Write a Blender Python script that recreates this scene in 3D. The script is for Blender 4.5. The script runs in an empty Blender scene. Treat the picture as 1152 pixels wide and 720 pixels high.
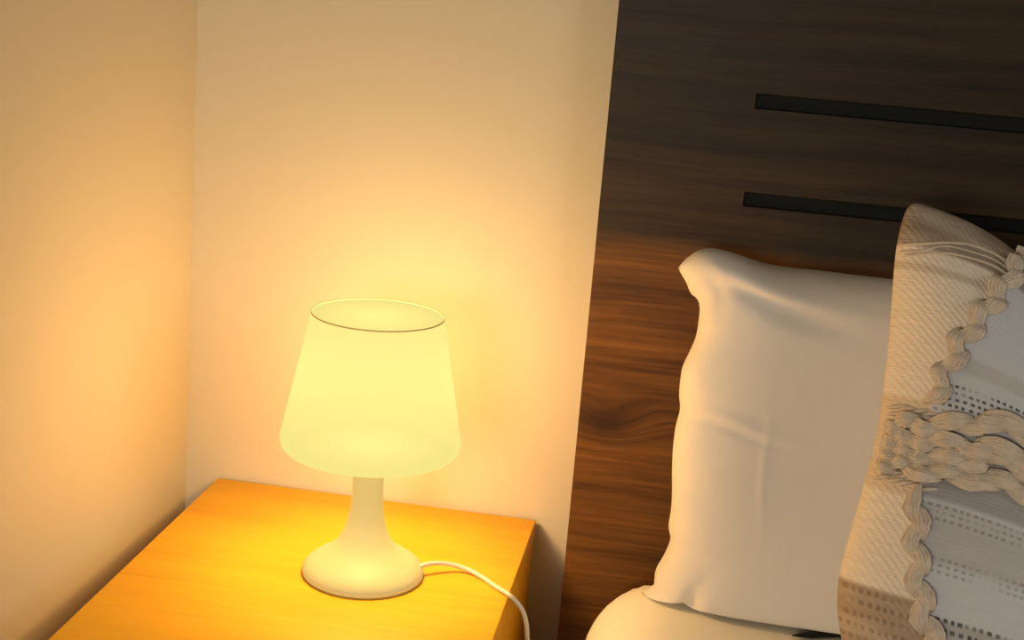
import bpy, bmesh, math, random
from mathutils import Vector, Matrix, noise
from mathutils.bvhtree import BVHTree
random.seed(7)
SC = bpy.context.scene
COL = SC.collection
PI = math.pi
sin, cos = math.sin, math.cos

# ------------------------------------------------------------------ camera
F, YAW, PITCH, ROLL = 1556.8, 0.1294, -0.2416, 0.083
CAM = Vector((0.6041, -1.581, 1.1373))
def cam_axes():
    Rz = Matrix.Rotation(YAW, 3, 'Z')
    f = Rz @ Vector((0, cos(PITCH), sin(PITCH)))
    u = Rz @ Vector((0, -sin(PITCH), cos(PITCH)))
    r = Rz @ Vector((1, 0, 0))
    c, s = cos(ROLL), sin(ROLL)
    return c * r + s * u, -s * r + c * u, f
CR, CU, CF = cam_axes()
cd = bpy.data.cameras.new('camera')
cam = bpy.data.objects.new('camera', cd)
COL.objects.link(cam)
M3 = Matrix((CR, CU, -CF)).transposed()
cam.matrix_world = Matrix.Translation(CAM) @ M3.to_4x4()
cd.sensor_width = 36
cd.lens = F / 1152 * 36
cd.clip_start = 0.02
SC.camera = cam
def on_plane(px, py, p0, n):
    """where the photo's sight line through a pixel meets a real plane of the room"""
    d = CF + CR * ((px - 576) / F) - CU * ((py - 360) / F)
    t = (p0 - CAM).dot(n) / d.dot(n)
    return CAM + d * t
def to_px(p):
    v = p - CAM
    w = v.dot(CF)
    return 576 + F * v.dot(CR) / w, 360 - F * v.dot(CU) / w

# ------------------------------------------------------------------ helpers
def thing(name, label, cat, loc=(0, 0, 0), group=None):
    o = bpy.data.objects.new(name, None)
    COL.objects.link(o)
    o.location = loc
    o.empty_display_size = .05
    o['label'] = label; o['category'] = cat
    if group: o['group'] = group
    return o
def tag(o, label, cat):
    o['label'] = label; o['category'] = cat
    return o
def mesh_obj(name, bm, mats, parent=None, smooth=True, label=None):
    bmesh.ops.recalc_face_normals(bm, faces=bm.faces[:])
    me = bpy.data.meshes.new(name)
    bm.to_mesh(me); bm.free()
    for m in (mats if isinstance(mats, (list, tuple)) else [mats]): me.materials.append(m)
    for p in me.polygons: p.use_smooth = smooth
    o = bpy.data.objects.new(name, me)
    COL.objects.link(o)
    if parent:
        o.parent = parent
        o.matrix_parent_inverse = Matrix.Translation(-Vector(parent.location)) if parent.type == 'EMPTY' else Matrix.Translation(-world_loc(parent))
    if label: o['label'] = label
    return o
def world_loc(o):
    return Vector(o.location)
def add_box(bm, a, b, mi=0):
    vs = [bm.verts.new((x, y, z)) for x in (a[0], b[0]) for y in (a[1], b[1]) for z in (a[2], b[2])]
    for q in ((0, 1, 3, 2), (4, 6, 7, 5), (0, 4, 5, 1), (2, 3, 7, 6), (0, 2, 6, 4), (1, 5, 7, 3)):
        f = bm.faces.new([vs[i] for i in q]); f.material_index = mi
def bevel(o, w, seg=2):
    m = o.modifiers.new('bevel', 'BEVEL')
    m.width = w; m.segments = seg; m.limit_method = 'ANGLE'
    return o
def add_lathe(bm, prof, c, n=72, closed=False):
    rings = []
    for r, z in prof:
        if r < 1e-6: rings.append([bm.verts.new((c[0], c[1], c[2] + z))])
        else: rings.append([bm.verts.new((c[0] + r * cos(2 * PI * k / n), c[1] + r * sin(2 * PI * k / n), c[2] + z)) for k in range(n)])
    prs = list(zip(rings, rings[1:]))
    if closed: prs.append((rings[-1], rings[0]))
    for A, B in prs:
        for k in range(n):
            k2 = (k + 1) % n
            vs = [A[k % len(A)], A[k2 % len(A)], B[k2 % len(B)], B[k % len(B)]]
            vs = list(dict.fromkeys(vs))
            if len(vs) > 2: bm.faces.new(vs)
def smooth_path(pts, n, closed=False):
    pts = [Vector(p) for p in pts]
    out = []
    L = len(pts)
    for i in range(L - 1):
        p0 = pts[max(i - 1, 0)]; p1 = pts[i]; p2 = pts[i + 1]; p3 = pts[min(i + 2, L - 1)]
        for k in range(n):
            t = k / n
            out.append(.5 * ((2 * p1) + (p2 - p0) * t + (2 * p0 - 5 * p1 + 4 * p2 - p3) * t * t + (3 * p1 - p0 - 3 * p2 + p3) * t ** 3))
    out.append(pts[-1].copy())
    return out
def add_tube(bm, pts, rad, seg=8, up=Vector((0, 0, 1))):
    n = len(pts)
    prev = None; rings = []
    for i, p in enumerate(pts):
        t = (pts[min(i + 1, n - 1)] - pts[max(i - 1, 0)]).normalized()
        a = (prev if prev else up)
        a = a - t * a.dot(t)
        if a.length < 1e-4: a = Vector((1, 0, 0)) - t * t.x
        a.normalize(); prev = a
        b = t.cross(a)
        r = rad(i / (n - 1)) if callable(rad) else rad
        rings.append([bm.verts.new(p + (a * cos(2 * PI * k / seg) + b * sin(2 * PI * k / seg)) * r) for k in range(seg)])
    for A, B in zip(rings, rings[1:]):
        for k in range(seg): bm.faces.new((A[k], A[(k + 1) % seg], B[(k + 1) % seg], B[k]))
    bm.faces.new(rings[0][::-1]); bm.faces.new(rings[-1])
def lerp_list(pts, n):
    """resample a polyline to n+1 points, equally spaced along its length"""
    L = [0]
    for a, b in zip(pts, pts[1:]): L.append(L[-1] + (b - a).length)
    out = []; j = 0
    for k in range(n + 1):
        s = L[-1] * k / n
        while j < len(pts) - 2 and L[j + 1] < s: j += 1
        d = L[j + 1] - L[j]
        out.append(pts[j].lerp(pts[j + 1], 0 if d < 1e-9 else min(1, max(0, (s - L[j]) / d))))
    return out

# ------------------------------------------------------------------ materials
class NT:
    def __init__(s, name):
        s.m = bpy.data.materials.new(name); s.m.use_nodes = True
        s.t = s.m.node_tree
        s.b = s.t.nodes['Principled BSDF']; s.out = s.t.nodes['Material Output']
    def n(s, typ, **kw):
        nd = s.t.nodes.new('ShaderNode' + typ)
        for k, v in kw.items():
            if hasattr(nd, k): setattr(nd, k, v)
            else: nd.inputs[k.replace('_', ' ')].default_value = v
        return nd
    def l(s, a, b): s.t.links.new(a, b)
    def noise(s, vec, scale, detail=4, rough=.55, dist=0):
        nd = s.n('TexNoise'); nd.inputs['Scale'].default_value = scale; nd.inputs['Detail'].default_value = detail
        nd.inputs['Roughness'].default_value = rough; nd.inputs['Distortion'].default_value = dist
        if vec: s.l(vec, nd.inputs['Vector'])
        return nd.outputs['Fac']
    def ramp(s, fac, stops, interp='LINEAR'):
        nd = s.n('ValToRGB'); e = nd.color_ramp; e.interpolation = interp
        while len(e.elements) < len(stops): e.elements.new(.5)
        for el, (p, c) in zip(e.elements, stops):
            el.position = p; el.color = (c[0], c[1], c[2], 1) if isinstance(c, (tuple, list)) else (c, c, c, 1)
        s.l(fac, nd.inputs['Fac']); return nd.outputs['Color']
    def math(s, op, a, b=None, c=None):
        nd = s.n('Math'); nd.operation = op
        for i, v in enumerate((a, b, c)):
            if v is None: continue
            if isinstance(v, (int, float)): nd.inputs[i].default_value = v
            else: s.l(v, nd.inputs[i])
        return nd.outputs[0]
    def mix(s, fac, a, b, mode='MIX'):
        nd = s.n('Mix'); nd.data_type = 'RGBA'; nd.blend_type = mode
        for k, v in ((0, fac), (6, a), (7, b)):
            if isinstance(v, (int, float)): nd.inputs[k].default_value = v
            elif isinstance(v, (tuple, list)): nd.inputs[k].default_value = (*v, 1)
            else: s.l(v, nd.inputs[k])
        return nd.outputs[2]
    def mapping(s, src, scale=(1, 1, 1), rot=(0, 0, 0), loc=(0, 0, 0)):
        nd = s.n('Mapping'); nd.inputs['Scale'].default_value = scale; nd.inputs['Rotation'].default_value = rot
        nd.inputs['Location'].default_value = loc
        s.l(src, nd.inputs['Vector']); return nd.outputs['Vector']
    def coord(s, which='Object'):
        return s.n('TexCoord').outputs[which]
    def bump(s, h, strength, dist=.002):
        nd = s.n('Bump'); nd.inputs['Strength'].default_value = strength; nd.inputs['Distance'].default_value = dist
        s.l(h, nd.inputs['Height']); s.l(nd.outputs['Normal'], s.b.inputs['Normal'])
    def base(s, c):
        if isinstance(c, tuple): s.b.inputs['Base Color'].default_value = (*c, 1)
        else: s.l(c, s.b.inputs['Base Color'])
    def rough(s, r, spec=.5):
        s.b.inputs['Roughness'].default_value = r; s.b.inputs['Specular IOR Level'].default_value = spec

def wall_mat():
    t = NT('wall_paint'); c = t.coord()
    n1 = t.noise(c, 3.0, 3); n2 = t.noise(c, 260, 2)
    t.base(t.mix(n1, (.675, .605, .44), (.695, .625, .455)))
    t.rough(.85, .15); t.bump(n2, .06, .001)
    return t.m
def wood_mat(name, dark, mid, light, stretch, fine, rough, spec, knots=(), contrast=(.3, .5, .72), bumpk=.12, tones=None):
    t = NT(name); c = t.coord()
    v = c
    warp = t.n('VectorMath'); warp.operation = 'MULTIPLY_ADD'
    nd = t.n('TexNoise'); nd.inputs['Scale'].default_value = 3.5; nd.inputs['Detail'].default_value = 2
    t.l(c, nd.inputs['Vector'])
    t.l(nd.outputs['Color'], warp.inputs[0]); warp.inputs[1].default_value = (.0, .02, .02); t.l(c, warp.inputs[2])
    v = warp.outputs[0]
    dark_knot = None
    for k, (kp, kr) in enumerate(knots):
        d = t.n('VectorMath'); d.operation = 'DISTANCE'
        t.l(t.mapping(v, (.55, 1, 1)), d.inputs[0]); d.inputs[1].default_value = (kp[0] * .55, kp[1], kp[2])
        g = t.n('MapRange'); g.interpolation_type = 'SMOOTHSTEP'
        g.inputs['From Min'].default_value = kr; g.inputs['From Max'].default_value = 0
        t.l(d.outputs['Value'], g.inputs['Value'])
        push = t.n('VectorMath'); push.operation = 'MULTIPLY_ADD'
        comb = t.n('CombineXYZ'); t.l(g.outputs[0], comb.inputs['Z']); t.l(g.outputs[0], comb.inputs['Y'])
        t.l(comb.outputs[0], push.inputs[0]); push.inputs[1].default_value = (0, 0, .03); t.l(v, push.inputs[2])
        v = push.outputs[0]
        dark_knot = g.outputs[0] if dark_knot is None else t.math('MAXIMUM', dark_knot, g.outputs[0])
    a = t.noise(t.mapping(v, stretch), 1, 6, .62, .22)
    b = t.noise(t.mapping(v, fine), 1, 3, .6)
    wide = t.noise(t.mapping(v, tuple(s * .28 for s in stretch)), 1, 2)
    f = t.math('ADD', t.math('MULTIPLY', a, .62), t.math('ADD', t.math('MULTIPLY', b, .3), t.math('MULTIPLY', wide, .2)))
    col = t.ramp(f, [(contrast[0], dark), (contrast[1], mid), (contrast[2], light)])
    if dark_knot is not None:
        col = t.mix(t.math('MULTIPLY', t.math('POWER', dark_knot, 2.2), .75), col, tuple(x * .35 for x in dark))
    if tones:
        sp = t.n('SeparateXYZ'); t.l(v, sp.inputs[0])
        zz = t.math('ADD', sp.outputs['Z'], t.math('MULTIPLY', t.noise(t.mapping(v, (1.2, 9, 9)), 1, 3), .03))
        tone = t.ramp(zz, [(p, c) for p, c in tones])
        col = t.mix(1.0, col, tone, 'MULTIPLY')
    t.base(col); t.rough(rough, spec); t.bump(f, bumpk, .002)
    return t.m
def fabric_mat(name, col, scale=900, rough=.9, bumpk=.08, sheen=.0):
    t = NT(name); c = t.coord()
    n = t.noise(c, 6, 3)
    t.base(t.mix(n, tuple(x * .97 for x in col), col))
    w = t.n('TexWave'); w.inputs['Scale'].default_value = scale / 6.28; t.l(c, w.inputs['Vector']); w.bands_direction = 'X'
    w2 = t.n('TexWave'); w2.inputs['Scale'].default_value = scale / 6.28; t.l(c, w2.inputs['Vector']); w2.bands_direction = 'Z'
    t.rough(rough, .1); t.bump(t.math('ADD', w.outputs['Fac'], w2.outputs['Fac']), bumpk, .0006)
    if sheen: t.b.inputs['Sheen Weight'].default_value = sheen
    return t.m
def plain(name, col, rough=.5, spec=.5, metal=0):
    t = NT(name); n = t.noise(t.coord(), 40, 3)
    t.base(t.mix(n, tuple(x * .94 for x in col), col)); t.rough(rough, spec)
    t.b.inputs['Metallic'].default_value = metal
    return t.m
def shade_mat(name, tr, scatter, refl, glow=None):
    """thin milky plastic: some light goes straight through, some is scattered, a little reflected"""
    t = NT(name)
    t.t.nodes.remove(t.b)
    a = t.n('BsdfTransparent'); a.inputs['Color'].default_value = (*tr, 1)
    b = t.n('BsdfTranslucent'); b.inputs['Color'].default_value = (*scatter, 1)
    c = t.n('BsdfDiffuse'); c.inputs['Color'].default_value = (*refl, 1)
    s1 = t.n('AddShader'); s2 = t.n('AddShader')
    t.l(a.outputs[0], s1.inputs[0]); t.l(b.outputs[0], s1.inputs[1])
    t.l(s1.outputs[0], s2.inputs[0]); t.l(c.outputs[0], s2.inputs[1])
    last = s2
    if glow:
        g = t.n('Emission'); g.inputs['Color'].default_value = (*glow, 1)
        last = t.n('AddShader'); t.l(s2.outputs[0], last.inputs[0]); t.l(g.outputs[0], last.inputs[1])
    t.l(last.outputs[0], t.out.inputs['Surface'])
    return t.m

M_wall = wall_mat()
M_floor = wood_mat('floor_boards', (.10, .055, .03), (.17, .10, .055), (.24, .15, .09), (2, 30, 30), (8, 160, 160), .45, .4)
KNOT = on_plane(681, 468, Vector((0, -.04, 0)), Vector((0, 1, 0)))
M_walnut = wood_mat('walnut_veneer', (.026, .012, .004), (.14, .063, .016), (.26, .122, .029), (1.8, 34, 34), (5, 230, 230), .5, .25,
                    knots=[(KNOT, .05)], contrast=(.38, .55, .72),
                    tones=[(.0, (1, .9, .6)), (.872, (1, .9, .6)), (.893, (.24, .30, .40)), (1.0, (.24, .29, .37)), (1.012, (.165, .21, .28))])  # plank tones, with lamp glow low and shade above put into the colour
M_oak = wood_mat('orange_oak', (.38, .135, .008), (.64, .325, .014), (.72, .385, .017), (2.4, 20, 20), (4, 150, 150), .42, .2, contrast=(.27, .42, .62), bumpk=.05)
M_slot = plain('black_slot_shade', (.004, .006, .006), .7, .2)
M_sheet = fabric_mat('white_sheet_cotton', (.90, .86, .74))
M_case = fabric_mat('white_pillowcase_cotton', (.82, .775, .70))
M_shade = shade_mat('milky_shade_plastic', (.06, .06, .06), (.0016, .002, .0016), (.015, .015, .015), (.68, .615, .185))
M_diffuser = shade_mat('added_diffuser_plastic', (.13, .13, .13), (.0016, .002, .0016), (.015, .015, .015), (.68, .615, .185))
M_lampbase = None
M_cord = plain('white_cord_rubber', (.62, .58, .48), .5)
M_metal = plain('brushed_metal', (.55, .52, .48), .35, .5, 1)
M_black = plain('black_plastic', (.006, .007, .008), .35, .4)
M_baseboard = plain('white_gloss_paint', (.72, .68, .6), .4)

# ------------------------------------------------------------------ the room
def struct(name, bm, m):
    o = mesh_obj(name, bm, m, smooth=False); o['kind'] = 'structure'; return o
bm = bmesh.new(); add_box(bm, (-.12, 0, 0), (3.4, .12, 2.5)); struct('wall_back', bm, M_wall)
bm = bmesh.new(); add_box(bm, (-.12, -3.6, 0), (0, .06, 2.5))
bmesh.ops.rotate(bm, cent=(0, 0, 0), matrix=Matrix.Rotation(-.115, 3, 'Z'), verts=bm.verts[:])      # the corner is a little wider than square
struct('wall_left', bm, M_wall)
bm = bmesh.new(); add_box(bm, (-.12, -3.6, -.1), (3.4, .12, 0)); struct('floor', bm, M_floor)

# ------------------------------------------------------------------ nightstand
NX0, NX1, NY0, NY1, NZ = .0447, .4491, -.50, -.008, .50
ns = thing('nightstand', 'orange oak nightstand in the corner carrying the glowing table lamp', 'nightstand', ((NX0 + NX1) / 2, (NY0 + NY1) / 2, 0))
bm = bmesh.new(); add_box(bm, (NX0, NY0, NZ - .022), (NX1, NY1, NZ)); bevel(mesh_obj('tabletop', bm, M_oak, ns, False), .0012)
for x in (NX0 + .001, NX1 - .019):
    bm = bmesh.new(); add_box(bm, (x, NY0 + .02, .0), (x + .018, NY1, NZ - .022)); bevel(mesh_obj('side_panel', bm, M_oak, ns, False), .001)
bm = bmesh.new(); add_box(bm, (NX0 + .019, NY1 - .012, .06), (NX1 - .019, NY1 - .004, NZ - .022)); mesh_obj('back_panel', bm, M_oak, ns, False)
bm = bmesh.new(); add_box(bm, (NX0 + .019, NY0 + .02, .06), (NX1 - .019, NY1 - .012, .078)); mesh_obj('bottom_panel', bm, M_oak, ns, False)
for z in (.082, .28):
    bm = bmesh.new(); add_box(bm, (NX0 + .022, NY0 + .004, z), (NX1 - .022, NY0 + .022, z + .19)); d = bevel(mesh_obj('drawer', bm, M_oak, ns, False), .0015)
    bm = bmesh.new()
    cx = (NX0 + NX1) / 2
    add_lathe(bm, [(0, .0), (.006, .0), (.006, .012), (.013, .016), (.014, .022), (.010, .027), (0, .028)], (0, 0, 0), 24)
    bmesh.ops.transform(bm, matrix=Matrix.Translation((cx, NY0 + .004, z + .1)) @ Matrix.Rotation(PI / 2, 4, 'X'), verts=bm.verts[:])
    k = mesh_obj('drawer_knob', bm, M_metal, d); k.matrix_parent_inverse = d.matrix_parent_inverse.inverted() @ Matrix.Translation(-Vector(ns.location)) if False else Matrix.Identity(4)

# ------------------------------------------------------------------ table lamp
LX, LY = .2881, -.2237
lamp = thing('table_lamp', 'small glowing table lamp with milky bell base on orange nightstand', 'lamp', (LX, LY, NZ))
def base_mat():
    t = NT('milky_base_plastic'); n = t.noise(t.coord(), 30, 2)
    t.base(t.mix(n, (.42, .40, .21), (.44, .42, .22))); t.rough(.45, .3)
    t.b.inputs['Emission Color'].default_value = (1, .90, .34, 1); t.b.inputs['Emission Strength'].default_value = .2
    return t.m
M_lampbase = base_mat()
prof = [(0, .0), (.062, .0), (.0648, .0018), (.0655, .0045), (.0645, .0085), (.0605, .0135), (.053, .0190), (.044, .0250), (.0355, .0315), (.0285, .0400),
        (.0232, .0510), (.0196, .0640), (.0175, .0780), (.0166, .0930), (.0165, .1080), (.0170, .1250), (.0178, .1420), (.0178, .1450), (0, .1450)]
bm = bmesh.new(); add_lathe(bm, prof, (LX, LY, NZ)); mesh_obj('lamp_base', bm, M_lampbase, lamp, label='milky flared lamp base')
# shade: thin shell with rounded lower edge, top closed by an added disc that filters the bulb
outp = [(.0700, .1455), (.0800, .1450), (.0860, .1436), (.0905, .1445), (.0938, .1480), (.0952, .1530), (.0950, .1580)]
for k in range(1, 13):
    f = k / 12; outp.append((.0950 + (.0686 - .0950) * f, .158 + (.2900 - .158) * f))
outp += [(.0672, .2885), (.0, .2878)]
bm = bmesh.new(); add_lathe(bm, outp, (LX, LY, NZ), 96)
sh = mesh_obj('lamp_shade', bm, M_shade, lamp, label='glowing pale yellow tapered shade')
bm = bmesh.new(); add_lathe(bm, [(.0182, .1462), (.0696, .1456)], (LX, LY, NZ), 64)  # unseen disc added to set how much bulb light reaches the table
add_lathe(bm, [(0, .1464), (.0182, .1462)], (LX, LY, NZ), 64)
for f in bm.faces:
    if f.calc_center_median().xy.to_tuple() and (f.calc_center_median() - Vector((LX, LY, NZ + .146))).length < .0165: f.material_index = 1
mesh_obj('added_diffuser', bm, [M_diffuser, M_shade], sh).matrix_parent_inverse = Matrix.Identity(4)
# thin moulded rims (solid little rings)
bm = bmesh.new()
add_lathe(bm, [(.0683, .2890), (.0689, .2890), (.0689, .2903), (.0683, .2903)], (LX, LY, NZ), 96, True)
M_rim = plain('amber_rim_plastic', (.85, .62, .22), .5)
mesh_obj('shade_rim', bm, M_rim, sh).matrix_parent_inverse = Matrix.Identity(4)
# cord
TOP = Vector((0, 0, NZ)); UP = Vector((0, 0, 1))
def on_top(px, py, h): return on_plane(px, py, Vector((0, 0, NZ + h)), UP)
cp = [on_top(462, 641.5, .0075), on_top(470, 638, .0105), on_top(481, 634.5, .0125), on_top(495, 633.5, .0115), on_top(512, 636, .008),
      on_top(529, 642, .0045), on_top(545, 651, .0030), on_top(558, 660, .0028)]
e = on_top(572.5, 669, .0030)
cp.append(e)
for px, py in ((581, 677), (588, 687), (591.8, 700), (592.8, 716), (592, 738)):       # bends over the edge and hangs beside the cabinet
    p = on_plane(px, py, e, Vector((0, 1, 0))); p.x = max(p.x, NX1 + .0032); cp.append(p)
b = cp[-1]
cp += [Vector((b.x - .002, b.y + .02, .28)), Vector((b.x + .004, b.y + .05, .08)), Vector((b.x + .008, b.y + .09, .004)), Vector((b.x + .006, -.06, .004))]
bm = bmesh.new(); add_tube(bm, smooth_path(cp, 10), .0026, 10); mesh_obj('power_cord', bm, M_cord, lamp, label='thin white power cord')

# ------------------------------------------------------------------ bed: headboard + base
HX0, HX1, HZ1, HY = .4913, 2.15, 1.24, -.04
bed = thing('bed', 'bed with tall dark walnut headboard with shaded slots', 'bed', ((HX0 + HX1) / 2, -1.0, 0))
SLX0, SLX1 = .650, HX1 - .159
slots = [(.9135, .9292), (1.0212, 1.0369)]
bm = bmesh.new()
xsB = [HX0, SLX0, SLX1, HX1]
zsB = [0, slots[0][0], slots[0][1], slots[1][0], slots[1][1], HZ1]
fv = {}
yb = -.003
def V(i, j, y):
    key = (i, j, y)
    if key not in fv: fv[key] = bm.verts.new((xsB[i], y, zsB[j]))
    return fv[key]
hole = {(1, 1), (1, 3)}
yr = HY + .03
for i in range(3):
    for j in range(5):
        bm.faces.new((V(i, j, yb), V(i + 1, j, yb), V(i + 1, j + 1, yb), V(i, j + 1, yb)))
        y = yr if (i, j) in hole else HY
        if (i, j) in hole:
            c4 = [(i, j), (i + 1, j), (i + 1, j + 1), (i, j + 1)]
            for a, b in zip(c4, c4[1:] + c4[:1]):
                bm.faces.new((V(*a, HY), V(*b, HY), V(*b, yr), V(*a, yr)))
        bm.faces.new((V(i, j, y), V(i + 1, j, y), V(i + 1, j + 1, y), V(i, j + 1, y)))
for j in range(5):
    for i in (0, 3): bm.faces.new((V(i, j, HY), V(i, j + 1, HY), V(i, j + 1, yb), V(i, j, yb)))
for i in range(3):
    for j in (0, 5): bm.faces.new((V(i, j, HY), V(i + 1, j, HY), V(i + 1, j, yb), V(i, j, yb)))
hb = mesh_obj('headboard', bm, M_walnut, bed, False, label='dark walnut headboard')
bevel(hb, .0008, 2)
for a, b in slots:
    bm = bmesh.new(); add_box(bm, (SLX0 + .0006, HY + .006, a + .0006), (SLX1 - .0006, yr - .0002, b - .0006))  # black strip put into each recess in place of its shade
    s = mesh_obj('slot_shade', bm, M_slot, hb, False, label='long inset slot, its shade painted black'); s.matrix_parent_inverse = Matrix.Identity(4)
BX0, BX1 = .555, 2.09
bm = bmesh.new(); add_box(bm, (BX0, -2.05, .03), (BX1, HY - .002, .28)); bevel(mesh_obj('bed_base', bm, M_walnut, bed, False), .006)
for x in (BX0 + .05, BX1 - .11):
    for y in (-2.0, -.16):
        bm = bmesh.new(); add_box(bm, (x, y, 0), (x + .06, y + .06, .03)); mesh_obj('leg', bm, M_walnut, bed, False)

# ------------------------------------------------------------------ mattress in a fitted sheet
MZ = .492
def mattress():
    bm = bmesh.new()
    x0, x1, y0, y1, z0, z1 = .525, 2.10, -2.06, -.047, .282, MZ
    R = .11
    # cross-section of the edge: superellipse, then swept round a rounded rectangle
    prof = [(0, z0)]
    for k in range(13):
        a = PI / 2 * k / 12
        prof.append((R * (1 - cos(a)), z1 - R + R * sin(a)))
    def ring(ins, z):
        rc = .075
        r = max(rc - ins, .012)
        pts = []
        for cxs, cys, a0 in ((x1, y1, 0), (x0, y1, PI / 2), (x0, y0, PI), (x1, y0, 1.5 * PI)):
            sx = 1 if cxs == x1 else -1; sy = 1 if cys == y1 else -1
            ccx, ccy = cxs - sx * (ins + r), cys - sy * (ins + r)
            for k in range(9):
                a = a0 + PI / 2 * k / 8
                pts.append((ccx + r * cos(a), ccy + r * sin(a)))
        P = [Vector((p[0], p[1], z)) for p in pts]; P.append(P[0].copy())
        out = []
        for a, b in zip(P, P[1:]):
            n = max(1, int((b - a).length / .03))
            for k in range(n): out.append(a.lerp(b, k / n))
        return out
    base = ring(0, 0)
    n = 420
    rings = []
    for ins, z in prof + [(.14, z1 + .001), (.19, z1 + .0015)]:
        P = ring(ins, z); P.append(P[0].copy())
        rings.append(lerp_list(P, n)[:-1])
    vr = []
    for R_ in rings:
        vs = []
        for p in R_:
            d = noise.noise(p * 5.0) * .004 + noise.noise(p * 14.0) * .0012
            q = p + Vector((0, 0, d if p.z > z0 + .05 else 0))
            if p.x < x0 + .05: q.x += noise.noise(Vector((p.y * 9, p.z * 5, 1.3))) * .004
            vs.append(bm.verts.new(q))
        vr.append(vs)
    for A, B in zip(vr, vr[1:]):
        for k in range(n): bm.faces.new((A[k], A[(k + 1) % n], B[(k + 1) % n], B[k]))
    bm.faces.new(vr[-1]); bm.faces.new(vr[0][::-1])
    return bm
mt = tag(mesh_obj('mattress', mattress(), M_sheet), 'mattress in a white fitted sheet on the bed, lit yellow at its rounded corner', 'mattress')

# ------------------------------------------------------------------ pillows: puffy shells between four boundary curves
def coons(left, right, bottom, top, nu, nv):
    """boundary curves as Vector lists (left/right bottom-up with nv+1, bottom/top left-right with nu+1)"""
    G = []
    for j in range(nv + 1):
        v = j / nv; row = []
        for i in range(nu + 1):
            u = i / nu
            p = left[j] * (1 - u) + right[j] * u + bottom[i] * (1 - v) + top[i] * v
            p = p - (left[0] * (1 - u) * (1 - v) + right[0] * u * (1 - v) + left[-1] * (1 - u) * v + right[-1] * u * v)
            row.append(p)
        G.append(row)
    return G
def ease(u, n):  # denser near both ends
    return .5 - .5 * cos(PI * u) if n else u
def puff(G, N, front, back, fdisp=None, p=4, e=.55, bend=None):
    nv, nu = len(G) - 1, len(G[0]) - 1
    bm = bmesh.new(); uvl = bm.loops.layers.uv.new('UVMap')
    def h(u, v): return (max(0, 1 - abs(2 * u - 1) ** p) * max(0, 1 - abs(2 * v - 1) ** p)) ** e
    VF, VB = [], []
    for j in range(nv + 1):
        rf, rb = [], []
        for i in range(nu + 1):
            u, v = i / nu, j / nv
            P = G[j][i]
            if bend: P = P + bend(u, v)
            d = fdisp(u, v) if fdisp else 0
            edge = i in (0, nu) or j in (0, nv)
            a = bm.verts.new(P + N * (front * h(u, v) + d * min(1, h(u, v) * 3)))
            rf.append(a)
            rb.append(a if edge else bm.verts.new(P - N * (back * h(u, v))))
        VF.append(rf); VB.append(rb)
    for S, flip in ((VF, False), (VB, True)):
        for j in range(nv):
            for i in range(nu):
                q = [(j, i), (j, i + 1), (j + 1, i + 1), (j + 1, i)]
                if flip: q = q[::-1]
                vs = [S[a][b] for a, b in q]
                try: f = bm.faces.new(vs)
                except ValueError: continue
                f.smooth = True
                f.material_index = 1 if flip else 0
                for lp, (a, b) in zip(f.loops, q): lp[uvl].uv = (b / nu, a / nv)
    return bm, VF

# --- bed pillow leaning on the headboard
PB, PT = Vector((0, -.150, .490)), Vector((0, -.100, .93))
PDIR = (PT - PB).normalized(); PN = Vector((0, -PDIR.z, PDIR.y))     # towards the room
def pp(px, py, off=0): return on_plane(px, py, PB + PN * off, PN)
leftpx = [(718, 692), (724, 682), (731, 671), (735, 662), (736, 654), (738, 640), (748, 622), (754, 606), (752, 592), (755, 572), (756, 552), (756, 530), (757, 505), (760, 480), (765, 460), (764, 445),
          (765, 430), (768, 412), (776, 395), (783, 378), (786, 360), (787, 345), (784, 336), (777, 330), (772, 318), (765, 306), (763, 301)]
toppx = [(763, 301), (772, 291), (785, 282), (797, 279), (812, 281), (830, 286), (850, 293), (869, 298), (890, 301), (920, 304), (960, 309), (1005, 314)]
pl = smooth_path([pp(*p) for p in leftpx], 4)
pt_ = smooth_path([pp(*p) for p in toppx], 4)
xr = pl[-1].x + .68
zt = pt_[-1]
for k, (dx, dz) in enumerate(((.12, .0), (.24, .004), (.32, .012), (.385, .018))):
    pt_.append(zt + Vector((dx, 0, 0)) + PDIR * dz)
pbm = [pl[0], pl[0] + Vector((.06, 0, 0)) - PDIR * .006, pl[0] + Vector((.3, 0, 0)) - PDIR * .012, Vector((pt_[-1].x - .01, pl[0].y, pl[0].z)) - PDIR * .012]
pr = [pbm[-1], pbm[-1] + PDIR * .12 + Vector((-.01, 0, 0)), pbm[-1] + PDIR * .3 + Vector((-.012, 0, 0)), pt_[-1]]
NU, NV = 150, 110
G = coons(lerp_list(pl, NV), lerp_list(smooth_path(pr, 8), NV), lerp_list(smooth_path(pbm, 8), NU), lerp_list(pt_, NU), NU, NV)
def gauss(x, s): return math.exp(-(x / s) ** 2)
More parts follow.
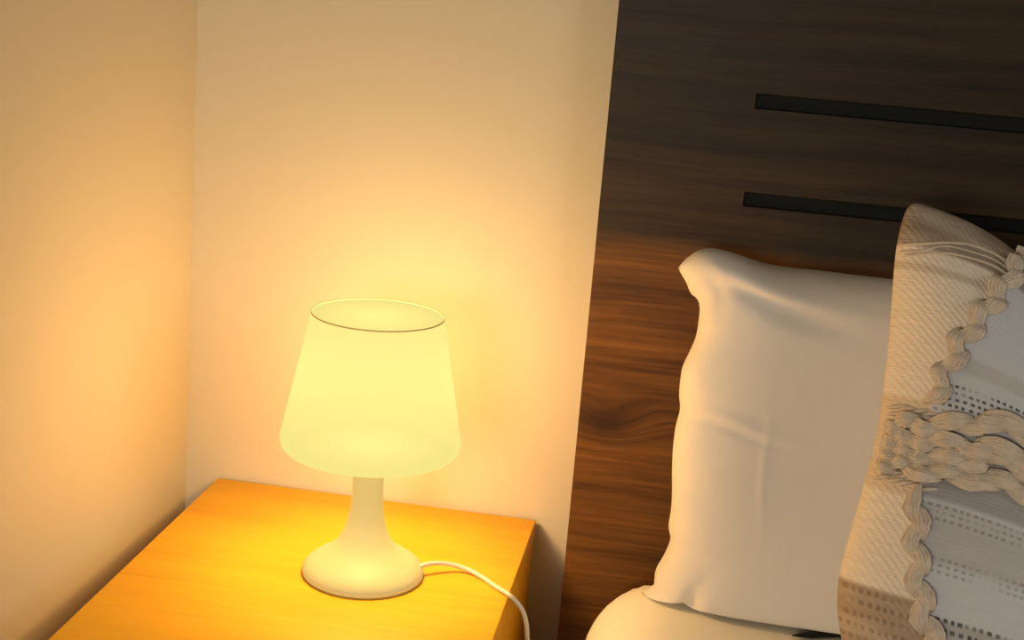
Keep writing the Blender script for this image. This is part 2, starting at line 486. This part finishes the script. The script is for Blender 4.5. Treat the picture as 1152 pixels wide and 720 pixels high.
def pillow_disp(u, v):
    d = noise.noise(Vector((u * 3, v * 3, 2.2))) * .004
    x, z = u * .68, v * .45
    # fold crease running in from the left side, and a pressed crease line down the middle of the visible part
    k = max(0, min(1, (.17 - x) * 12))
    zc = .262 - .10 * x
    d += (-.0030 * gauss(z - zc, .0035) + .0018 * gauss(z - zc - .010, .007)) * k
    d += .0012 * gauss(x - .118, .0035) * gauss(z - .215, .06)
    # slack fold from the top-left corner, falling towards the right
    d += -.006 * gauss((.45 - z) - .035 - .16 * x, .012) * gauss(x - .10, .08)
    d += .004 * gauss((.45 - z) - .018 - .10 * x, .010) * gauss(x - .09, .08)
    d += -.003 * gauss(x - .034, .008) * gauss(z - .400, .03)
    # slack at the bottom-left corner
    d += -.012 * gauss(x - .040 - .20 * z, .011) * gauss(z - .03, .035)
    # ripples along the left hem
    d += .0022 * sin(z * 85 + 14 * x) * gauss(x - .010, .022)
    return d
bm, _ = puff(G, PN, .073, .040, pillow_disp, p=9, e=.5)
def bed_top(x):
    k = min(1, max(0, (.525 + .11 - x) / .11))
    return MZ - .11 + .11 * math.sqrt(max(0, 1 - k * k)) + .0055
for vtx in bm.verts:                                    # the pillow rests on the bed and flattens where it touches
    lo = bed_top(vtx.co.x)
    if vtx.co.z < lo + .02: vtx.co.z = lo + .02 * math.exp((vtx.co.z - lo - .02) / .02)
pil = tag(mesh_obj('pillow', bm, [M_case, M_case]), 'plain white bed pillow leaning against the dark headboard behind the cushion', 'pillow')

# --- boho throw cushion leaning on the pillow
CB, CT = Vector((0, -.375, .49)), Vector((0, -.235, .93))
CDIR = (CT - CB).normalized(); CN = Vector((0, -CDIR.z, CDIR.y))
def cpx(px, py): return on_plane(px, py, CB, CN)
cleft = [(1004, 800), (984, 784), (970, 768), (960, 752), (952, 735), (946, 716), (943, 695), (942, 672), (944, 648), (951, 618), (963, 576), (976, 530), (984, 498), (990, 465), (996, 420), (1000, 380), (1003, 340), (1006, 300), (1009, 275), (1014, 252), (1021, 234), (1030, 227)]
ctop = [(1030, 227), (1046, 232), (1070, 241), (1095, 252), (1120, 267), (1138, 281), (1152, 295), (1175, 312), (1210, 325), (1260, 336)]
cl = smooth_path([cpx(*p) for p in cleft], 4)
ct = smooth_path([cpx(*p) for p in ctop], 4)
e = ct[-1]
for dx, dz in ((.06, .008), (.12, .03), (.18, .065), (.225, .085)): ct.append(e + Vector((dx, 0, 0)) + CDIR * dz)
cbm = [cl[0], cl[0] + Vector((.1, 0, 0)) - CDIR * .012, cl[0] + Vector((.3, 0, 0)) - CDIR * .02, cl[0] + Vector((.46, 0, 0)) - CDIR * .01]
cr = [cbm[-1], cbm[-1] + CDIR * .15 + Vector((.01, 0, 0)), cbm[-1] + CDIR * .3, ct[-1]]
CU_, CV_ = 150, 150
G = coons(lerp_list(cl, CV_), lerp_list(smooth_path(cr, 8), CV_), lerp_list(smooth_path(cbm, 8), CU_), lerp_list(ct, CU_), CU_, CV_)
def cush_disp(u, v):
    d = noise.noise(Vector((u * 5, v * 5, 8.2))) * .005
    d += -.012 * gauss(v - .53, .05) * gauss(u, .35)         # drawn in along the braided belt
    return d
bm, VF = puff(G, CN, .085, .06, cush_disp, p=4, e=.6)
for vtx in bm.verts:
    lo = MZ + .004
    if vtx.co.z < lo + .012: vtx.co.z = lo + .012 * math.exp((vtx.co.z - lo - .012) / .012)
FRONT = [[v.co.copy() for v in row] for row in VF]
PXG = [[to_px(p) for p in row] for row in FRONT]
def uv_of(px, py):
    best = None
    for j in range(0, CV_ + 1):
        for i in range(0, CU_ + 1):
            a = PXG[j][i]; d = (a[0] - px) ** 2 + (a[1] - py) ** 2
            if best is None or d < best[0]: best = (d, i / CU_, j / CV_)
    return best[1], best[2]
def surf(u, v):
    u = min(max(u, 0), .9999); v = min(max(v, 0), .9999)
    x, y = u * CU_, v * CV_; i, j = int(x), int(y); a, b = x - i, y - j
    g = lambda jj, ii: FRONT[min(jj, CV_)][min(ii, CU_)]
    return (g(j, i) * (1 - a) + g(j, i + 1) * a) * (1 - b) + (g(j + 1, i) * (1 - a) + g(j + 1, i + 1) * a) * b
def surf_n(u, v):
    e = .012
    n = (surf(u + e, v) - surf(u - e, v)).cross(surf(u, v + e) - surf(u, v - e))
    n.normalize()
    return n if n.dot(CN) > 0 else -n
up_braid = [uv_of(*p) for p in ((1150, 296), (1128, 322), (1105, 352), (1084, 386), (1066, 420), (1050, 458))]
lo_braid = [uv_of(*p) for p in ((1024, 545), (1034, 575), (1031, 605), (1033, 635), (1036, 665), (1044, 695), (1050, 716), (1053, 735))]
def u_border(v):
    pts = sorted([(q[1], q[0]) for q in up_braid + lo_braid])
    if v <= pts[0][0]: return pts[0][1]
    for (a, b), (c, d) in zip(pts, pts[1:]):
        if v <= c: return b + (d - b) * (v - a) / max(c - a, 1e-6)
    return pts[-1][1] + (v - pts[-1][0]) * 1.2
v_taupe = uv_of(1040, 280)[1]
v_belt0 = uv_of(1060, 556)[1]; v_belt1 = uv_of(1060, 468)[1]
v_dash0, v_dash1 = uv_of(1090, 474)[1], uv_of(1090, 436)[1]
v_low = uv_of(1090, 700)[1]
0 and print('cushion uv:', up_braid, lo_braid, v_taupe, v_belt0, v_belt1, v_dash0, v_dash1, v_low)
for f in bm.faces:
    if f.material_index == 1: f.material_index = 2; continue
    c = f.calc_center_median()
    uvl = bm.loops.layers.uv.active
    u = sum(l[uvl].uv[0] for l in f.loops) / len(f.loops); v = sum(l[uvl].uv[1] for l in f.loops) / len(f.loops)
    ub = u_border(v)
    f.material_index = 1 if ub < u < 1 - ub else 0
def weave_mat(name, base, stripes, dashes, dash_col, diag=True, mottle=1.0):
    """hand-woven cotton: coloured bands across, rows of dark dashes, ribbed weave bump"""
    t = NT(name); uv = t.coord('UV')
    sp = t.n('SeparateXYZ'); t.l(uv, sp.inputs[0])
    wob = t.noise(t.mapping(uv, (3, 3, 1)), 1, 2)
    v = t.math('ADD', sp.outputs['Y'], t.math('MULTIPLY', t.math('SUBTRACT', wob, .5), .012))
    n = t.noise(t.mapping(uv, (14, 160, 1)), 1, 4)
    n2 = t.noise(t.mapping(uv, (5, 28, 1)), 1, 3)
    col = t.mix(n, tuple(x * (1 - .18 * mottle) for x in base), tuple(min(1, x * (1 + .1 * mottle)) for x in base))
    def band(a, b, soft=.006):
        m1 = t.n('MapRange'); m1.interpolation_type = 'SMOOTHSTEP'; m1.inputs['From Min'].default_value = a - soft; m1.inputs['From Max'].default_value = a + soft; t.l(v, m1.inputs['Value'])
        m2 = t.n('MapRange'); m2.interpolation_type = 'SMOOTHSTEP'; m2.inputs['From Min'].default_value = b + soft; m2.inputs['From Max'].default_value = b - soft; t.l(v, m2.inputs['Value'])
        return t.math('MULTIPLY', m1.outputs[0], m2.outputs[0])
    for a, b, c, k in stripes:
        col = t.mix(t.math('MULTIPLY', t.math('MULTIPLY', band(a, b), k), t.ramp(n2, [(.25, .55), (.55, 1)])), col, c)
    for a, b, rows, k in dashes:
        w = t.math('FRACT', t.math('MULTIPLY', t.math('SUBTRACT', v, a), rows / (b - a)))
        row = t.ramp(w, [(.12, 0), (.25, 1), (.55, 1), (.7, 0)])
        st = t.n('TexWave'); st.bands_direction = 'X'; st.inputs['Scale'].default_value = 26; st.inputs['Distortion'].default_value = 4; st.inputs['Detail'].default_value = 2
        shift = t.math('MULTIPLY', t.math('FLOOR', t.math('MULTIPLY', t.math('SUBTRACT', v, a), rows / (b - a))), .0137)
        cxy = t.n('CombineXYZ'); t.l(t.math('ADD', sp.outputs['X'], shift), cxy.inputs['X']); t.l(t.math('MULTIPLY', shift, 9.0), cxy.inputs['Y'])
        t.l(cxy.outputs[0], st.inputs['Vector'])
        gaps = t.ramp(st.outputs['Fac'], [(.3, 0), (.6, 1)])
        gaps = t.math('MULTIPLY', gaps, t.ramp(t.noise(t.mapping(uv, (16, rows / (b - a) * .5, 1)), 1, 2), [(.35, .15), (.55, 1)]))
        col = t.mix(t.math('MULTIPLY', t.math('MULTIPLY', t.math('MULTIPLY', row, gaps), band(a, b, .003)), k), col, dash_col)
    t.base(col); t.rough(.95, .05)
    w = t.n('TexWave'); w.inputs['Scale'].default_value = 42; w.inputs['Distortion'].default_value = 2.5; w.inputs['Detail Scale'].default_value = 3; w.bands_direction = 'DIAGONAL' if diag else 'Y'
    t.l(uv, w.inputs['Vector'])
    rib = t.n('TexWave'); rib.inputs['Scale'].default_value = 55; rib.inputs['Distortion'].default_value = .6; rib.bands_direction = 'Y'; t.l(uv, rib.inputs['Vector'])
    h = t.math('ADD', t.math('MULTIPLY', w.outputs['Fac'], 1.0), t.math('ADD', t.math('MULTIPLY', rib.outputs['Fac'], .35), t.math('MULTIPLY', n, 1.0)))
    t.bump(h, .4 if diag else .2, .0018)
    return t.m
TAUPE, NAVY = (.24, .18, .13), (.05, .052, .058)
M_cream = weave_mat('cream_weave', (.80, .72, .60), [(v_taupe, 1.1, TAUPE, .9), (v_taupe - .045, v_taupe - .03, (.46, .38, .29), .6), (v_belt0 - .02, v_belt1 + .02, (.62, .49, .34), .7), (-.1, v_low + .01, (.34, .245, .16), .85)],
                    [(-.05, v_low + .012, 15, .55)], (.16, .11, .07))
M_grey = weave_mat('grey_white_weave', (.56, .575, .60), [(v_taupe, 1.1, TAUPE, .9), (v_belt0 - .012, v_belt1, (.30, .29, .28), .8), (v_dash1 + .02, v_dash1 + .05, (.42, .40, .37), .5), (v_belt0 - .12, v_belt0 - .02, (.43, .41, .38), .7), (-.1, v_low - .01, (.35, .33, .31), .8)],
                   [(v_dash0, v_dash1, 5, .9), (-.05, v_low, 17, .9), (v_belt0 - .05, v_belt0 - .015, 3, .45), (v_belt0 - .14, v_belt0 - .105, 3, .4)], NAVY, False, .35)
M_back = fabric_mat('cushion_backing', (.62, .54, .43))
cush = tag(mesh_obj('throw_cushion', bm, [M_cream, M_grey, M_back]), 'cream and grey woven throw cushion with knotted yarn braids leaning on the pillow', 'cushion')
def yarn_mat(name, c):
    t = NT(name); v = t.coord()
    n = t.noise(v, 130, 5, .7); n2 = t.noise(v, 420, 3)
    t.base(t.mix(n, tuple(x * .6 for x in c), tuple(min(1, x * 1.25) for x in c))); t.rough(.95, .05); t.bump(n2, .5, .0012)
    return t.m
M_yarn = yarn_mat('beige_yarn', (.64, .555, .445))
def braid(path, leaf, width, strands, tilt, lift, seed, rs=.0021, grow=1.0):
    """plaited yarn: leaf-shaped bundles of strands laid alternately left and right along a path on the cushion"""
    rnd = random.Random(seed)
    pts = lerp_list(smooth_path([Vector((a, b, 0)) for a, b in path], 10), 160)
    P3 = [surf(p.x, p.y) for p in pts]
    L = [0]
    for a, b in zip(P3, P3[1:]): L.append(L[-1] + (b - a).length)
    def at(s):
        s = min(max(s, 0), L[-1])
        k = 0
        while k < len(L) - 2 and L[k + 1] < s: k += 1
        f = (s - L[k]) / max(L[k + 1] - L[k], 1e-7)
        q = pts[k].lerp(pts[k + 1], f)
        return P3[k].lerp(P3[k + 1], f), surf_n(q.x, q.y), (P3[k + 1] - P3[k]).normalized()
    bm = bmesh.new()
    step = leaf * .42
    n = 200; s0 = 0
    for i in range(n):
        sd = 1 if i % 2 else -1
        s0 = 0 if i == 0 else s0 + step * (grow + (1 - grow) * min(1, s0 / .06))
        lf = grow + (1 - grow) * min(1, s0 / .06)
        if i and s0 > L[-1]: break
        ln = leaf * lf * rnd.uniform(.9, 1.15)
        tl = tilt * rnd.uniform(.75, 1.25)
        for k in range(strands):
            f = (k / (strands - 1) - .5) * 2 if strands > 1 else 0
            path3 = []
            for m in range(11):
                t = m / 10
                p, nn, tt = at(s0 + ln * t * cos(tl))
                bb = nn.cross(tt)
                spread = sin(PI * min(1, max(0, t * .92 + .04))) ** .8
                off = sd * width * (.34 * sin(PI * t) - .08 + (t - .5) * sin(tl) * 1.7)
                z = lift + (sin(PI * t) * .0055) + (1 - abs(f)) * .003 * spread + (.004 if t > .5 else 0) * sin(PI * t)
                path3.append(p + bb * (off + f * width * .48 * spread) + nn * z + Vector((rnd.uniform(-1, 1), rnd.uniform(-1, 1), rnd.uniform(-1, 1))) * .0004)
            add_tube(bm, path3, lambda t: rs * (.55 + .6 * sin(PI * t)), 6)
    return bm
v0 = uv_of(990, 492)[1]
def bpart(path, *a):
    o = mesh_obj('yarn_braid', braid(path, *a), M_yarn, cush); o.matrix_parent_inverse = Matrix.Identity(4); return o
bpart(up_braid[::-1], .036, .0150, 6, .6, .0005, 1, .0017)
bpart(lo_braid, .038, .0145, 6, .5, .0005, 2, .0017)
hor = [[(995, 478), (1030, 474), (1060, 476), (1100, 476), (1150, 484)],
       [(989, 494), (1020, 493), (1055, 495), (1095, 501), (1150, 512)],
       [(985, 512), (1020, 512), (1055, 517), (1095, 519), (1150, 524)],
       [(982, 524), (1015, 525), (1050, 536), (1095, 541), (1150, 552)]]
for k, pth in enumerate(hor):
    q = [uv_of(*p) for p in pth]
    q = q + [(1 - b[0], b[1] - .004) for b in q[::-1] if 1 - b[0] > q[-1][0] + .03]
    q[0] = (.012, q[0][1])
    bpart(q, .060, .0138, 7, .26, .0012, 10 + k, .0016, .42)
bm = bmesh.new(); rnd = random.Random(5)
vb0, vb1 = uv_of(985, 535)[1], uv_of(990, 455)[1]
rows = 11
for r in range(rows):
    v = vb0 + (vb1 - vb0) * r / (rows - 1)
    u = .008
    while u < u_border(v) + .015:
        du, dv = .026 * rnd.uniform(.8, 1.2), .012 * rnd.uniform(.5, 1.3)
        pth = [surf(u + du * t / 6, v + dv * (t / 6 - .5)) + surf_n(u + du * t / 6, v) * (.0012 * sin(PI * t / 6)) for t in range(7)]
        add_tube(bm, pth, lambda t: .0009 + .0013 * sin(PI * t), 6)
        u += .017
mesh_obj('yarn_stitching', bm, M_yarn, cush).matrix_parent_inverse = Matrix.Identity(4)
for side_path, sd in ((up_braid[::-1], 21), (lo_braid, 22)):
    bpart([(1 - a, b) for a, b in side_path], .038, .0125, 5, .5, .0005, sd, .0019)

bm = bmesh.new()
for dy, r in ((0, .0013), (7, .001), (13, .0012)):
    q = [uv_of(x, y + dy) for x, y in ((1016, 276), (1036, 274), (1062, 272), (1090, 276), (1115, 285), (1132, 296))]
    add_tube(bm, [surf(p.x, p.y) + surf_n(p.x, p.y) * .0006 for p in smooth_path([Vector((a, b, 0)) for a, b in q], 8)], r, 6)
mesh_obj('woven_cord', bm, M_yarn, cush).matrix_parent_inverse = Matrix.Identity(4)
# ------------------------------------------------------------------ pen on the sheet
MZP = Vector((0, 0, MZ + .006))
a = on_plane(891, 713, MZP, UP); b = on_plane(945, 711, MZP, UP)
d = (b - a).normalized(); a2 = a + Vector((0, -.004, 0))
bm = bmesh.new()
pr_ = [(0, 0), (.0006, .0), (.0012, .003), (.0028, .012), (.0037, .022), (.0039, .05), (.0040, .11), (.0036, .128), (.0025, .131), (0, .131)]
add_lathe(bm, pr_, (0, 0, 0), 20)
rot = UP.rotation_difference(Vector((d.x, d.y, 0)).normalized()).to_matrix().to_4x4()
bmesh.ops.transform(bm, matrix=Matrix.Translation(a2) @ rot, verts=bm.verts[:])
tag(mesh_obj('pen', bm, M_black), 'slim black pen lying on the white sheet, its pointed end peeking out left of cushion', 'pen')

# ------------------------------------------------------------------ light
pl_ = bpy.data.lights.new('bulb_light', 'POINT')
pl_.energy = 54; pl_.color = (1, .57, .22); pl_.shadow_soft_size = .04
bo = bpy.data.objects.new('bulb_light', pl_); COL.objects.link(bo); bo.location = (LX, LY, NZ + .212)
ar = bpy.data.lights.new('front_fill', 'AREA'); ar.shape = 'DISK'; ar.size = .7  # low fill added front left for the pillow, kept out of the gap
ar.energy = 20; ar.color = (1, .90, .78)
ao = bpy.data.objects.new('front_fill', ar); COL.objects.link(ao); ao.location = (.04, -3.0, 1.12)
ao.rotation_euler = (Vector((.8, -.1, .7)) - Vector(ao.location)).to_track_quat('-Z', 'Y').to_euler()
ar2 = bpy.data.lights.new('right_fill', 'AREA'); ar2.shape = 'RECTANGLE'; ar2.size = 1.2; ar2.size_y = 1.3  # unseen fill added from the right to brighten the left wall
ar2.energy = 17; ar2.color = (1, .90, .80)
ao2 = bpy.data.objects.new('right_fill', ar2); COL.objects.link(ao2); ao2.location = (3.1, -2.0, 1.75)
ao2.rotation_euler = (Vector((.0, -.3, 1.1)) - Vector(ao2.location)).to_track_quat('-Z', 'Y').to_euler()
w = bpy.data.worlds.new('world'); SC.world = w; w.use_nodes = True
w.node_tree.nodes['Background'].inputs[0].default_value = (1, .87, .70, 1)
w.node_tree.nodes['Background'].inputs[1].default_value = .03
vs = SC.view_settings
SC.display_settings.display_device = 'sRGB'
vs.view_transform = 'Standard'; vs.look = 'None'; vs.gamma = 1; vs.use_curve_mapping = False
vs.exposure = 0
SC.cycles.use_denoising = True
SC.cycles.transparent_max_bounces = 12
SC.cycles.max_bounces = 8
